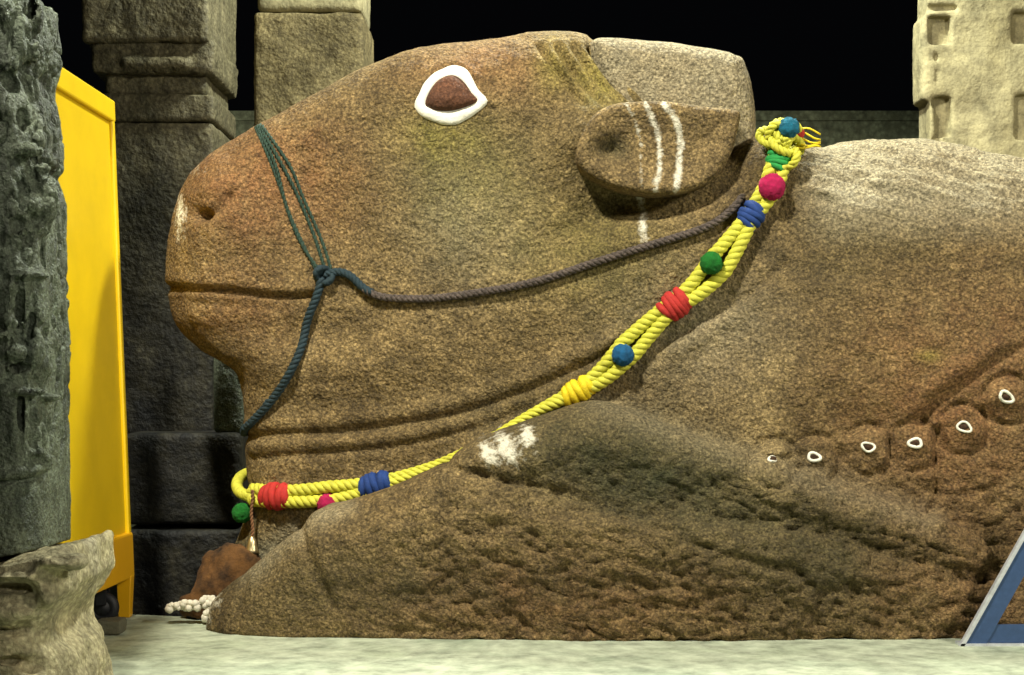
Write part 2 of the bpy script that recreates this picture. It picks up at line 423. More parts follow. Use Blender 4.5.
# rough dressing: coarser on the leg, streaky on the back
Pn = V.copy()
legm = np.clip((uv[:, 1]-430)/60, 0, 1)*np.clip((uv[:, 0]-330)/120, 0, 1)
D += .022*fbm(Pn, 2.2, 3)
D += (.010+.014*legm)*fbm(Pn, 8, 4)
D += (.005+.018*legm)*fbm(Pn*np.array([1, 1, 1.3]), 19, 3)
wp = Pn+.06*np.stack([fbm(Pn+3, 3, 2), fbm(Pn+9, 3, 2), fbm(Pn+5, 3, 2)], 1)
D -= .022*legm*np.clip(1-np.abs(fbm(wp*np.array([1, 1, 1.9]), 6.5, 3))*6, 0, 1)
D -= .020*legm*np.clip(1-np.abs(fbm(wp*np.array([1, 1, 2.4])+4, 2.6, 2))*9, 0, 1)
D += .014*gv([(690,512),(760,500),(850,512),(930,520),(975,540)], 10)
D -= .030*gv([(560,500),(640,520),(720,552),(800,575)], 6)
back = np.clip((250-uv[:, 1])/60, 0, 1)*np.clip((uv[:, 0]-790)/40, 0, 1)
sk = Pn.copy(); sk[:, 2] += .33*sk[:, 0]
D += .045*back*fbm(sk*np.array([1, 1, 4.5]), 4.5, 4)
V = V+N*(D*np.where(V[:, 1] < .1, front, .4))[:, None]
mk = np.zeros((len(V), 4))
mk[:, 0] = np.maximum.reduce([
    .8*bb(180, 215, 7, 32), .5*bb(196,170,14,8),
    .95*bb(488, 452, 11, 18, -.3), 1.0*bb(506, 446, 10, 22, -.5), .95*bb(527, 436, 11, 15), .6*bb(505, 450, 34, 22),
    .75*gv([(640,195),(644,240)], 6), .6*bb(215, 600, 10, 14), .5*gv([(205,625),(214,603)], 8)])*(V[:, 1] < 0)
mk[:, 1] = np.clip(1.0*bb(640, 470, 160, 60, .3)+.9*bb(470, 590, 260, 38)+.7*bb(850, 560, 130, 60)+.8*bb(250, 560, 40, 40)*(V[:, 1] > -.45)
    +.55*bb(450, 170, 90, 70)+.4*bb(660, 130, 100, 40)+.5*bb(870, 250, 90, 70)+.35*bb(600, 250, 60, 60)+.5*bb(210, 345, 50, 16), 0, 1)  # dark stains, plus shade under the chin and behind the leg painted in
mk[:, 2] = np.clip(1.0*bb(260, 180, 90, 60)+.7*bb(480, 70, 70, 30)+.8*bb(960, 400, 120, 110)+.5*bb(230, 310, 60, 40)+.4*bb(960,600,100,60)+.5*bb(560,600,200,50), 0, 1)
mk[:, 3] = 1-np.clip(.9*back+.5*bb(700,330,80,60)+.55*gv([(250,572),(300,527),(345,504)],12)+.25*gv([(600,404),(700,440),(800,474),(930,520)],16)+.4*bb(470,230,60,60), 0, 1)  # pale stone, with light on the leg and knee ridges painted in
bull = thing('bull_statue', 'colossal brown granite seated bull statue with white painted eye', 'statue', (1.0, 0, 0))
body = make('body', V, Q, M['granite'], bull, mk)
tm = np.clip(.9*bb(598, 82, 22, 34, -.6)+.6*bb(552, 66, 16, 26)+.7*bb(928, 356, 14, 6)+.45*bb(440, 135, 40, 22)+.3*bb(470, 180, 60, 60)+.3*bb(580, 250, 90, 60), 0, 1)*(V[:, 1] < 0)
ta = body.data.color_attributes.new('turmeric', 'FLOAT_COLOR', 'POINT')
ta.data.foreach_set('color', np.stack([tm, tm, tm, np.ones(len(tm))], 1).astype(np.float32).ravel())
print('BODY', len(V), flush=True)
BV = BVHTree.FromPolygons(V.tolist(), Q.tolist())
# horns: short thick rounded stubs laid back behind the forehead
g = Grid((.25, -.62, 2.0), (1.9, .1, 3.75), .016)
HORN = [(590,41),(622,36),(680,42),(735,51),(748,66),(756,100),(757,140),(750,172),(728,196),(690,205),(630,150),(600,95)]
v_ = g.slab(HORN, -.45, -.28, .27, .17)
hV, hQ = g.mesh(v_); hV = laplace(hV, hQ, 2); hN = vnormals(hV, hQ)
huv = UV(hV)
hd = .012*fbm(hV, 5, 3)-.008*np.exp(-(seg_dist(huv, pl([(735,52),(744,100),(742,180)]))/3)**2)
hV = hV+hN*hd[:, None]
hm = np.zeros((len(hV), 4)); hm[:, 1] = .15; hm[:, 3] = .3
hm[:, 0] = .55*np.exp(-(((huv[:, 0]-735)/10)**2+((huv[:, 1]-170)/26)**2))
horn = make('horn', hV, hQ, M['granite'], bull, hm)
h2 = horn.copy(); COL.objects.link(h2); h2.scale = (1, -1, 1)
# ears: thick leaves with a cupped face, standing out from the head
g = Grid((.2, -.98, 2.15), (1.75, -.42, 3.3), .011)
EAR = [(576,160),(585,128),(606,107),(650,101),(700,106),(733,110),(740,114),(738,128),(732,152),(715,178),(690,191),(655,195),(622,190),(594,179)]
uve = np.stack([512+g.XZ[:, 0]/9.2*F, HY-(g.XZ[:, 1]-CH)/9.2*F], 1)
ep = catmull(EAR, 6)
de = -poly_sdf(uve, ep)
Hs = .13-.045*np.clip((de-9)/22, 0, 1)-.075*np.exp(-(((uve[:, 0]-612)/16)**2+((uve[:, 1]-148)/11)**2))
v_ = g.slab(EAR, -.76, -.68, Hs, .05)
eV, eQ = g.mesh(v_); eV = laplace(eV, eQ, 2); eN = vnormals(eV, eQ)
euv = UV(eV)
eV = eV+eN*(.006*fbm(eV, 8, 3))[:, None]
em = np.zeros((len(eV), 3))
eg = lambda pts, w: np.exp(-(seg_dist(euv, pl(pts))/w)**2)
em[:, 0] = np.maximum.reduce([.78*eg([(646,104),(657,130),(660,160),(655,190)], 4.5), .85*eg([(664,104),(678,125),(681,150),(676,190)], 5),
    .6*eg([(626,104),(636,122),(641,145)], 4), .5*eg([(640,150),(642,185)], 3)])*(eN[:, 1] < .2)
em[:, 1] = .9*np.exp(-(((euv[:, 0]-612)/16)**2+((euv[:, 1]-148)/11)**2))  # shade of the carved ear hole put into the colour
ear = make('ear', eV, eQ, M['granite'], bull, em)
e2 = ear.copy(); COL.objects.link(e2); e2.scale = (1, -1, 1)

def hit(u, v, off=0.0, bvh=None):
    """point of the stone seen along a line of sight, lifted off it by `off` metres"""
    o = Vector((0, -CD, CH)); d = (Vector(W(u, v, 0))-o).normalized()
    best = None
    for b in (bvh or [BV]):
        p, n, i, t = b.ray_cast(o, d)
        if p is not None and (best is None or t < best[2]): best = (p, n, t)
    if best is None: return None
    return np.array(best[0])+np.array([0, -1, 0])*off
# eye: bulging almond of darker stone inside a thick painted rim
EYE = [(426,105),(430,92),(440,80),(453,76),(464,83),(471,93),(477,101),(466,107),(450,111),(436,110)]
c0 = np.array([450., 97.])
ec = catmull(EYE, 6)
rings = []
for k in range(9):
    s = 1-k/8
    rings.append([hit(*(c0+(p-c0)*max(s, .001)*1.02), off=.012+.05*math.sqrt(max(1-s*s, 0))) for p in ec])
n_ = len(ec); EV = np.array(rings).reshape(-1, 3)
EF = [[k*n_+j, (k+1)*n_+j, (k+1)*n_+(j+1) % n_, k*n_+(j+1) % n_] for k in range(8) for j in range(n_)]
back_ = np.array([p+np.array([0, .06, 0]) for p in EV[:n_]])
EF += [[len(EV)+j, j, (j+1) % n_, len(EV)+(j+1) % n_] for j in range(n_)]
EV = np.concatenate([EV, back_])
eye = make('eye', EV, EF, M['eye'], bull)
OUT = [(415,108),(419,93),(429,78),(444,68),(458,66),(470,74),(478,89),(487,101),(478,112),(462,122),(445,125),(427,119)]
oc = catmull(OUT, 6); ic = ec.copy()
# match outer samples to inner ones by angle
an = lambda P: np.arctan2(P[:, 1]-c0[1], P[:, 0]-c0[0])
th = np.linspace(-math.pi, math.pi, 64, endpoint=False)
def rad(P):
    a = an(P); o = np.argsort(a); r = np.hypot(*(P-c0).T)
    return np.interp(th, np.r_[a[o]-2*math.pi, a[o], a[o]+2*math.pi], np.tile(r[o], 3))
ro, ri = rad(oc), rad(ic)
RV = []; prof = [(0, -.02), (0, .010), (.25, .016), (.5, .018), (.75, .016), (1, .008), (1, -.02)]
wob = 1+.012*np.array([math.sin(5*t+1)+.6*math.sin(11*t) for t in th])
for t_, h_ in prof:
    for j, a in enumerate(th):
        r = (ri[j]*.98*(1-t_)+ro[j]*t_*wob[j])
        RV.append(hit(c0[0]+r*math.cos(a), c0[1]+r*math.sin(a), h_))
RF = [[k*64+j, k*64+(j+1) % 64, ((k+1) % 7)*64+(j+1) % 64, ((k+1) % 7)*64+j] for k in range(7) for j in range(64)]
tag(make('eye_rim', RV, RF, M['paint'], eye), 'white painted rim')
# white rings on the carved bells
for i, (u, v, r, rot) in enumerate(((772,459,3.2,.1),(814,457,5.2,.2),(868,447,5.6,.25),(915,443,5.6,0),(964,427,6.2,.35),(1006,397,6.2,.6))):
    path = []
    for a in np.linspace(0, 2*math.pi, 22, endpoint=False):
        q_ = r*(1+.10*math.sin(3*a+i*1.7)); x, y = q_*math.cos(a)*1.15, q_*.75*math.sin(a)
        path.append(hit(u+x*math.cos(rot)-y*math.sin(rot), v+x*math.sin(rot)+y*math.cos(rot), .006))
    rv, rf, _ = tube(path, .0075+.002*(i % 2), 7, True)
    cb_, cf_ = sphere(hit(u, v, .0), .022, 8, .1, (1.2, .6, .8))
    bell = make('carved_bell', cb_, cf_, M['ringdark'], bull)
    tag(make('painted_ring', rv, rf, M['paint'], bell), 'white painted ring')
EARBV = BVHTree.FromPolygons(eV.tolist(), eQ.tolist()); HORNBV = BVHTree.FromPolygons(hV.tolist(), hQ.tolist())
ALL = [BV, EARBV, HORNBV]
# ------------------------------------------------------------------ halter
halter = thing('rope_halter', 'dark green and grey twisted rope halter tied across the bull muzzle', 'rope', tuple(hit(325, 276, .04)))
def surf(pts, off, n=6, bvh=None, sm=3):
    P = catmull(pts, n, False); out = [hit(u, v, off, bvh) for u, v in P]
    out = [p for p in out if p is not None]
    A = np.array(out)
    for _ in range(sm):
        B_ = A.copy(); B_[1:-1] = (A[:-2]+2*A[1:-1]+A[2:])/4; B_[:, 1] = np.minimum(B_[:, 1], A[:, 1]+.01); A = B_
    return A
def top_tail(A, z=.03, ys=(.0, .15)):      # carry a cord over the muzzle top to the far side
    p = A[0]
    return np.concatenate([np.array([[p[0], .25, p[2]+.0], [p[0], 0, p[2]+.045], [p[0], p[1]*.55, p[2]+.03]]), A])
for k, (mid, r) in enumerate((([(258,127),(276,165),(286,205),(302,245),(321,272)], .011), ([(260,126),(284,168),(300,200),(316,240),(326,272)], .011),
        ([(263,127),(290,165),(303,197),(322,240),(332,272)], .010), ([(256,128),(270,160),(284,198),(294,224),(318,274)], .009))):
    A = top_tail(surf(mid, r+.008))
    v_, f_ = rope(A, r*1.15, .06, 2, 6, .01)
    make('nose_cord', v_, f_, M['halter'], halter)
kn = hit(325, 276, .035)
parts = []
for k in range(5):
    a0 = k*.7
    path = [kn+np.array([.055*math.cos(t)*math.cos(a0)-.02*math.sin(t)*math.sin(a0), .03*math.sin(t*2+k), .045*math.sin(t)+.02*math.cos(t)*math.sin(a0)]) for t in np.linspace(0, 2*math.pi, 20, endpoint=False)]
    v_, f_, _ = tube(path, .017, 7, True); parts.append((v_, f_))
v_, f_ = join(parts); make('knot', v_, f_, M['halterblue'], halter)
v_, f_ = rope(surf([(325,275),(340,272),(352,277),(362,287),(372,293)], .03), .026, .09, 3, 7, .008); make('knot_tail', v_, f_, M['halterblue'], halter)
CR = [(364,289),(380,297),(410,299),(440,298),(490,291),(540,281),(600,261),(655,244),(700,230),(722,218),(738,203)]
A = surf(CR, .028)
A = np.concatenate([A, [np.array(W(748, 188, A[-1][1]+.12)), np.array(W(755, 165, A[-1][1]+.34)), np.array(W(758, 140, .15))]])
v_, f_ = rope(A, .025, .10, 3, 7, .008); make('cheek_rope', v_, f_, M['cheek'], halter)
A = surf([(322,278),(318,295),(308,320),(303,345),(292,370),(278,393),(262,412),(244,430)], .03)
A = np.concatenate([A, [A[-1]+np.array([-.03, .12, -.03]), A[-1]+np.array([-.02, .35, -.03])]])
v_, f_ = rope(A, .027, .10, 3, 7, .008); make('chin_rope', v_, f_, M['halterblue'], halter)
v_, f_ = rope(surf([(268,400),(255,420),(246,428)], .045), .012, .05, 2, 6); make('rope_end', v_, f_, M['halterblue'], halter)
# ------------------------------------------------------------------ yellow neck rope
ROP = [(780,150),(774,176),(765,196),(750,216),(733,243),(712,272),(690,294),(672,306),(650,326),(625,352),(602,376),(578,391),(550,404),(522,419),(497,434),
       (468,449),(440,463),(410,474),(378,484),(345,491),(310,495),(276,496),(255,494)]
pts = []
LEGBV = BV
for u, v in catmull(ROP, 4, False):
    p = hit(u, v, .045)
    pts.append(p)
A = np.array(pts)
# behind the knee the cord runs down between leg and neck: interpolate its depth there
U = UV(A)[:, 0]
yv = np.interp(-U, [-780, -750, -700, -640, -578, -520, -460, -400, -340, -276, -250], [0]*11)
bad = (U < 560) & (U > 330)
lo_ = A[np.argmin(abs(U-575))]; hi_ = A[np.argmin(abs(U-322))]
for i in np.where(bad)[0]:
    t = (575-U[i])/(575-322); y = lo_[1]*(1-t)+hi_[1]*t
    if A[i, 1] < y-.25 or True:
        P0 = UV(A[i:i+1])[0]
        # keep on the neck where it shows, tuck under the leg where it does not
        A[i] = W(P0[0], P0[1], max(min(A[i, 1], y), y) if A[i, 1] < y-.12 else A[i, 1])
for _ in range(4): A[1:-1] = (A[:-2]+2*A[1:-1]+A[2:])/4
neck = thing('neck_rope', 'bright yellow rope with coloured bindings and wool balls around the bull neck', 'rope', tuple(A[0]))
S_ = resample(A, .01); SU = UV(S_)
def sidevec(i):
    t = S_[min(i+2, len(S_)-1)]-S_[max(i-2, 0)]; t /= np.linalg.norm(t)
    s = np.cross(t, [0, 1, 0]); return s/np.linalg.norm(s), t
def at_u(u, v): return int(np.argmin((SU[:, 0]-u)**2+(SU[:, 1]-v)**2))
# spread of the two cords along the length: pinched at bindings, tight to nothing where pulled thin
key = [(785,.02),(776,.035),(765,.03),(750,.018),(718,.060),(674,.020),(628,.052),(578,.012),(540,.004),(460,.004),(400,.012),(376,.020),(330,.042),(276,.030),(250,.034)]
sp = np.interp(-SU[:, 0], [-k[0] for k in key], [k[1] for k in key])
cr = np.interp(-SU[:, 0], [-785, -600, -578, -540, -495, -440, -400, -360, -250], [.041, .041, .041, .030, .021, .022, .030, .038, .042])
ye = S_[-1][1]
far_end = list(catmull([W(249, 496, ye+.0), W(240, 492, ye+.05), W(237, 484, ye+.14), W(242, 476, ye+.26), W(256, 470, ye+.42)], 5, False))
top_end = [S_[0]+np.array([.02, .25, .06]), S_[0]+np.array([.03, .10, .07])]
for sgn in (1, -1):
    path = np.array([S_[i]+sgn*sidevec(i)[0]*sp[i]+np.array([0, -.012*(sgn > 0), 0]) for i in range(len(S_))])
    path = np.concatenate([top_end, path, far_end])
    # per-point thickness through taper
    L = np.r_[0, np.cumsum(np.linalg.norm(np.diff(path, axis=0), axis=1))]; rr = np.r_[[.034]*2, cr, [.036]*len(far_end)]
    v_, f_ = rope(path, 1.0*.034, .13, 3, 8, .010, taper=list(zip(L/L[-1], rr/.034)))
    make('cord', v_, f_, M['yellow'], neck)
# far half of the loop, round the other side of the neck
farp = [far_end[-1]]+[np.array([p[0], -p[1]*.9+.0, p[2]]) for p in S_[::-40]][1:-2]+[top_end[0]]
far_s = catmull(farp, 5, False)
v_, f_ = rope(far_s, .05, .16, 3, 7, .03); make('cord', v_, f_, M['yellow'], neck)
def binding(u0, v0, u1, v1, w, mat, turns=7):
    a, b = at_u(u0, v0), at_u(u1, v1)
    if a > b: a, b = b, a
    parts = []
    for k in range(turns):
        i = int(a+(b-a)*k/(turns-1)); s, t = sidevec(i); n = np.cross(s, t); c = S_[i]
        e = 1-.25*abs(k/(turns-1)-.5)**2*4
        tilt = .012*math.sin(k*2.1)
        path = [c+s*w*e*math.cos(q)+n*w*.8*e*math.sin(q)+t*(tilt*math.cos(q)) for q in np.linspace(0, 2*math.pi, 24, endpoint=False)]
        V_, F_, _ = tube(path, .55*np.linalg.norm(S_[b]-S_[a])/turns+.012, 7, True); parts.append((V_, F_))
    v_, f_ = join(parts)
    return make('thread_binding', v_, f_, mat, neck)
def lbl(o, t): return tag(o, t)
lbl(binding(779, 153, 776, 167, .060, M['green'], 5), 'green thread binding')
lbl(binding(756, 207, 743, 221, .060, M['blue'], 5), 'blue thread binding near the top')
lbl(binding(683, 296, 664, 309, .070, M['red'], 6), 'red thread binding on the slope')
lbl(binding(588, 382, 567, 397, .052, M['yellow2'], 5), 'golden thread binding')
lbl(binding(387, 481, 364, 487, .056, M['blue'], 5), 'blue thread binding over the knee')
lbl(binding(286, 495, 266, 495, .064, M['red'], 5), 'red thread binding on the neck')
def pompom(u, v, off, r, mat, label, y=None):
    i = at_u(u, v); c = np.array(W(u, v, (S_[i][1] if y is None else y)-off))
    v_, f_ = sphere(c, r, 24, .16)
    tag(make('wool_ball', v_, f_, mat, neck), label)
pompom(772, 187, .05, .078, M['magenta'], 'magenta wool ball near the top')
pompom(711, 263, .05, .066, M['darkgreen'], 'green wool ball on the slope')
pompom(623, 355, .05, .066, M['navy'], 'blue wool ball')
pompom(327, 504, .02, .062, M['magenta'], 'magenta wool ball behind the knee')
pompom(242, 513, .0, .062, M['darkgreen'], 'green wool ball under the throat')
pompom(789, 128, .08, .062, M['teal'], 'teal wool ball in the top knot')
# the big knot of loops on the nape
kc = np.array(W(780, 135, S_[0][1]))
parts = []
for (du, dv, ru, rv, rot) in ((-14, 0, 13, 8, .3), (6, -9, 17, 9, .2), (14, 10, 12, 10, .8), (-2, 2, 15, 10, -.5), (10, 26, 12, 8, -.9), (-6, -2, 9, 14, .2), (3, 10, 16, 7, .5)):
    path = []
    for q in np.linspace(0, 2*math.pi, 24, endpoint=False):
        x, y = ru*math.cos(q), rv*math.sin(q)
        path.append(np.array(W(781+.82*(du+x*math.cos(rot)-y*math.sin(rot)), 137+.82*(dv+x*math.sin(rot)+y*math.cos(rot)), kc[1]-.03+.05*math.sin(q+du))))
    v_, f_ = rope(np.array(path+[path[0]]), .026, .1, 3, 6, .008); parts.append((v_, f_))
v_, f_ = join(parts); make('knot', v_, f_, M['yellow'], neck)
parts = []
for k in range(5):
    a = .05+k*.13; p0 = np.array(W(795, 132+3*k, kc[1]-.02))
    path = [p0+np.array([.05*t*3, -.02*math.sin(t*3), .02*math.sin(t*4+k)-.03*k*t*.3]) for t in np.linspace(0, 1, 8)]
    V_, F_, _ = tube(path, .006, 5); parts.append((V_, F_))
v_, f_ = join(parts); tag(make('frayed_end', v_, f_, M['yellow2'], neck), 'thin frayed cord ends')
v_, f_ = sphere(W(799, 133, kc[1]-.04), .035, 12, .1); tag(make('tassel', v_, f_, M['red'], neck), 'small red tassel')
# bell on twine
by = min(hit(254+k, v_)[1] for k in (0, 3) for v_ in (492, 505, 520, 535, 545))-.07
bell = thing('small_bell', 'small pale brass bell hanging on brown twine under the bull throat', 'bell', W(252, 553, by))
cx, _, cz = W(252, 553, by); _, _, zt = W(252, 490, by)
path = [np.array([cx+.004*math.sin(t*9), by, cz+.09+(zt-cz-.09)*t]) for t in np.linspace(0, 1, 14)]
v_, f_ = rope(path, .012, .05, 2, 6, .008); make('twine', v_, f_, M['twine'], bell)
pr = [(r_*1.15, z_) for r_, z_ in [(.0, .105), (.012, .105), (.014, .095), (.022, .085), (.026, .055), (.033, .02), (.042, .0), (.038, .0), (.028, .02), (.02, .07), (0, .08)]]
n = 24; V_ = [(cx+r*math.cos(2*math.pi*j/n), by+r*math.sin(2*math.pi*j/n), cz+z) for r, z in pr for j in range(n)]
F_ = [[i*n+j, i*n+(j+1) % n, (i+1)*n+(j+1) % n, (i+1)*n+j] for i in range(len(pr)-1) for j in range(n)]
make('bell_body', V_, F_, M['brass'], bell)
v_, f_ = sphere((cx, by, cz-.0), .012, 8); make('clapper', v_, f_, M['brass'], bell)
# ------------------------------------------------------------------ offerings at the chest
def yat(u, v, d=-.3):
    p = hit(u, v); return p[1] if p is not None else d
g = Grid((-2.35, -.75, 0), (-1.45, .05, .75), .014)
c1 = W(212, 590, -.35)
v_ = g.ell((W(215,575,-.3)[0], -.32, .18), (.11, .13, .22))
for (u, v, y, a, b, c) in ((232, 570, -.36, .13, .12, .16), (205, 606, -.36, .16, .14, .10), (222, 590, -.42, .14, .1, .12), (235, 598, -.4, .15, .12, .16), (246, 580, -.4, .12, .1, .2)):
    x, _, z = W(u, v, y); v_ = smin(v_, g.ell((x, y, z), (a, b, c)), .05)
v_ = np.maximum(v_, -(g.z-.012)[None, None, :])
oV, oQ = g.mesh(v_); oN = vnormals(oV, oQ)
oV = oV+oN*(.03*fbm(oV, 7, 3)+.02*fbm(oV*np.array([1,1,.4]), 22, 2))[:, None]
oV[:, 2] = np.maximum(oV[:, 2], .005)
tag(make('offering_cloth', oV, oQ, M['cloth']), 'crumpled orange and brown cloth heaped at the foot of the bull chest', 'cloth')
parts = []
gp = catmull([(170,609),(183,605),(198,606),(207,600),(214,604),(209,613),(206,620)], 7, False)
for k, (u, v) in enumerate(gp):
    for q in range(3):
        c = np.array(W(u+random.uniform(-3, 3), v+random.uniform(-3, 3), -.58-.04*q)); c[2] = max(c[2], .022)
        parts.append(sphere(c, random.uniform(.014, .024), 5, .2))
v_, f_ = join(parts)
tag(make('flower_garland', v_, f_, M['flower']), 'white flower garland trailing on the platform beside the orange cloth', 'garland', kind='stuff')
# ------------------------------------------------------------------ stone pieces by SDF
def rock(name, g, v_, mat, parent, amp=.012, sc=6, masks=None, lap=1, extra=None):
    V_, Q_ = g.mesh(v_); V_ = laplace(V_, Q_, lap); N_ = vnormals(V_, Q_)
    if extra is not None: V_ = V_+N_*extra(V_, N_)[:, None]
    V_ = V_+N_*(amp*fbm(V_, sc, 4))[:, None]
    mk_ = masks(V_) if masks else np.zeros((len(V_), 3))
    return make(name, V_, Q_, mat, parent, mk_)
def bx(u0, u1, v0, v1, y0, dep):          # box whose front face at y0 spans the given survey pixels
    a, b = W(u0, v1, y0), W(u1, v0, y0)
    return ((a[0]+b[0])/2, y0+dep/2, (a[2]+b[2])/2), ((b[0]-a[0])/2, dep/2, (b[2]-a[2])/2)
# dark pillar behind the muzzle, darker towards its base
pd = thing('stone_pillar', 'tall dark stone pillar rising behind the bull muzzle and yellow panel', 'pillar', (W(165, 300, 1.6)[0], 2.1, -.6), 'stone pillars behind the bull')
x0 = W(75, 0, 1.2)[0]-.1; x1 = W(250, 0, 1.2)[0]+.15
def pillar_part(name, mat, y0, boxes, lo, hi, cell=.022, amp=.012, sc=5, masks=None, sub=(), parent=pd, rr=.03, k=.02):
    g = Grid(lo, hi, cell); v_ = None
    for b in boxes:
        c, h = b; q = g.box(c, h, min(rr, min(h)*.8)); v_ = q if v_ is None else smin(v_, q, k)
    for b in sub: v_ = np.maximum(v_, -g.box(b[0], b[1], .01))
    return rock(name, g, v_, mat, parent, amp, sc, masks)
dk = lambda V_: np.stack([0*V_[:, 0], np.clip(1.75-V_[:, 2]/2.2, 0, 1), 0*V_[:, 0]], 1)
y1 = 1.6
def shaft(u0, u1, v0, v1, y, dep): return bx(u0, u1, v0, v1, y, dep)
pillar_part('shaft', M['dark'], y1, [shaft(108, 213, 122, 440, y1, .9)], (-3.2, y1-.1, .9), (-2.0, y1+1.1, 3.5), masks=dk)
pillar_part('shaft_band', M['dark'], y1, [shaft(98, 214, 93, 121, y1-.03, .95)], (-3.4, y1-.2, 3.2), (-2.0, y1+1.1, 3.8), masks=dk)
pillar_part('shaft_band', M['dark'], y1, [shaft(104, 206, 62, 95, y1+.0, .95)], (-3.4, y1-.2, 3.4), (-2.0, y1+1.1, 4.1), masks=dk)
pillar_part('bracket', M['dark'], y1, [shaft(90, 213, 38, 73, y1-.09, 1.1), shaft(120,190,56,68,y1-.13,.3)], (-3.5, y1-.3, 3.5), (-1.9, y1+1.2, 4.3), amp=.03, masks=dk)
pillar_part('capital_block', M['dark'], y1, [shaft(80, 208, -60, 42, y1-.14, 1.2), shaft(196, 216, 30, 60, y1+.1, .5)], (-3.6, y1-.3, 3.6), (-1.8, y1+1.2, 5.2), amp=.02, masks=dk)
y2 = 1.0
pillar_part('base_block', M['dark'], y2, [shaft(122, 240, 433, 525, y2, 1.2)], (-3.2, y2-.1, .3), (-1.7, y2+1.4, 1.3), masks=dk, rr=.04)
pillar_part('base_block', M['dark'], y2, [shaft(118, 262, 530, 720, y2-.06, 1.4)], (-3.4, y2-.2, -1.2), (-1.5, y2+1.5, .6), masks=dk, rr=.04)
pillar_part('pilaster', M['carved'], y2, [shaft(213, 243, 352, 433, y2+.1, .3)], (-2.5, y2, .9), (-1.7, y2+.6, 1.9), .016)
# square pillar behind the brow
y3 = 2.6
p2 = thing('stone_pillar', 'square tan stone pillar rising straight behind the bull brow', 'pillar', (W(310, 300, y3)[0], y3+.5, -.6), 'stone pillars behind the bull')
pillar_part('shaft', M['tan'], y3, [bx(253, 364, 12, 470, y3, .9)], (-2.4, y3-.1, .6), (-.9, y3+1.1, 4.7), .03, parent=p2, amp=.02)
pillar_part('capital_block', M['pale'], y3, [bx(257, 362, -70, 11, y3+.05, .8)], (-2.4, y3-.1, 4.4), (-.9, y3+1.1, 5.4), .025, parent=p2)
pillar_part('pedestal', M['tan'], y3, [bx(240, 390, 470, 660, y3-.1, 1.1)], (-2.8, y3-.3, -1.2), (-.7, y3+1.3, 1.1), .035, parent=p2)
# pale carved pillar behind the rump
y4 = 2.2
p3 = thing('stone_pillar', 'pale cream stone pillar with square sunk niches above the bull back', 'pillar', (W(985, 300, y4)[0], y4+.5, -.6), 'stone pillars behind the bull')
SUB = [bx(930, 953, 14, 43, y4-.05, .14), bx(938, 953, 95, 136, y4-.05, .14), bx(1014, 1040, 10, 42, y4-.05, .12), bx(1017, 1040, 93, 138, y4-.05, .12), bx(927, 960, 3, 9, y4-.05, .1),
       bx(936, 941, 52, 60, y4-.05, .09), bx(934, 947, 136, 145, y4-.05, .09), bx(933, 939, 96, 106, y4-.05, .09), bx(938, 941, 66, 82, y4-.05, .08)]
pillar_part('shaft', M['pale'], y4, [bx(923, 1090, 14, 100, y4, .34), bx(928, 1090, -70, 20, y4, .34), bx(930, 1088, 60, 480, y4, .36), bx(921, 1000, 32, 100, y4+.04, .25), bx(960,1080,-70,480,y4+.1,1.0)],
            (3.0, y4-.12, .6), (4.8, y4+1.2, 5.3), .022, parent=p3, sub=SUB, amp=.014, rr=.02)
pillar_part('pedestal', M['pale'], y4, [bx(900, 1110, 480, 660, y4-.1, 1.2)], (2.9, y4-.3, -1.2), (5.0, y4+1.4, 1.1), .035, parent=p3)
# near pillar at the left edge, carved with worn figures, on a rough pedestal
yn = -3.05
pn_ = thing('carved_pillar', 'near grey green pillar carved with worn figures on rough cream pedestal', 'pillar', (W(-10, 560, yn)[0], yn+.4, -.4))
def wx(u, y=yn): return W(u, 0, y)[0]
def wz(v, y=yn): return W(0, v, y)[2]
g = Grid((wx(-75), yn-.22, wz(566)), (wx(84), yn+.75, wz(-16)), .0085)
EDGE = [(-20, 54), (18, 57), (40, 58), (60, 50), (72, 49), (90, 56), (120, 60), (150, 60), (160, 52), (176, 58), (188, 64), (230, 64), (300, 66), (345, 68), (420, 66), (500, 68), (570, 69)]
zr = np.array([wz(v) for v, _ in EDGE])[::-1]; er = np.array([wx(u-9, yn+.36) for _, u in EDGE])[::-1]
ed = np.interp(g.z, zr, er).astype(np.float32)
cxn = wx(-8)
X = g.x[:, None, None]; Y = g.y[None, :, None]; Z = g.z[None, None, :]
hw = (ed-cxn)[None, None, :]
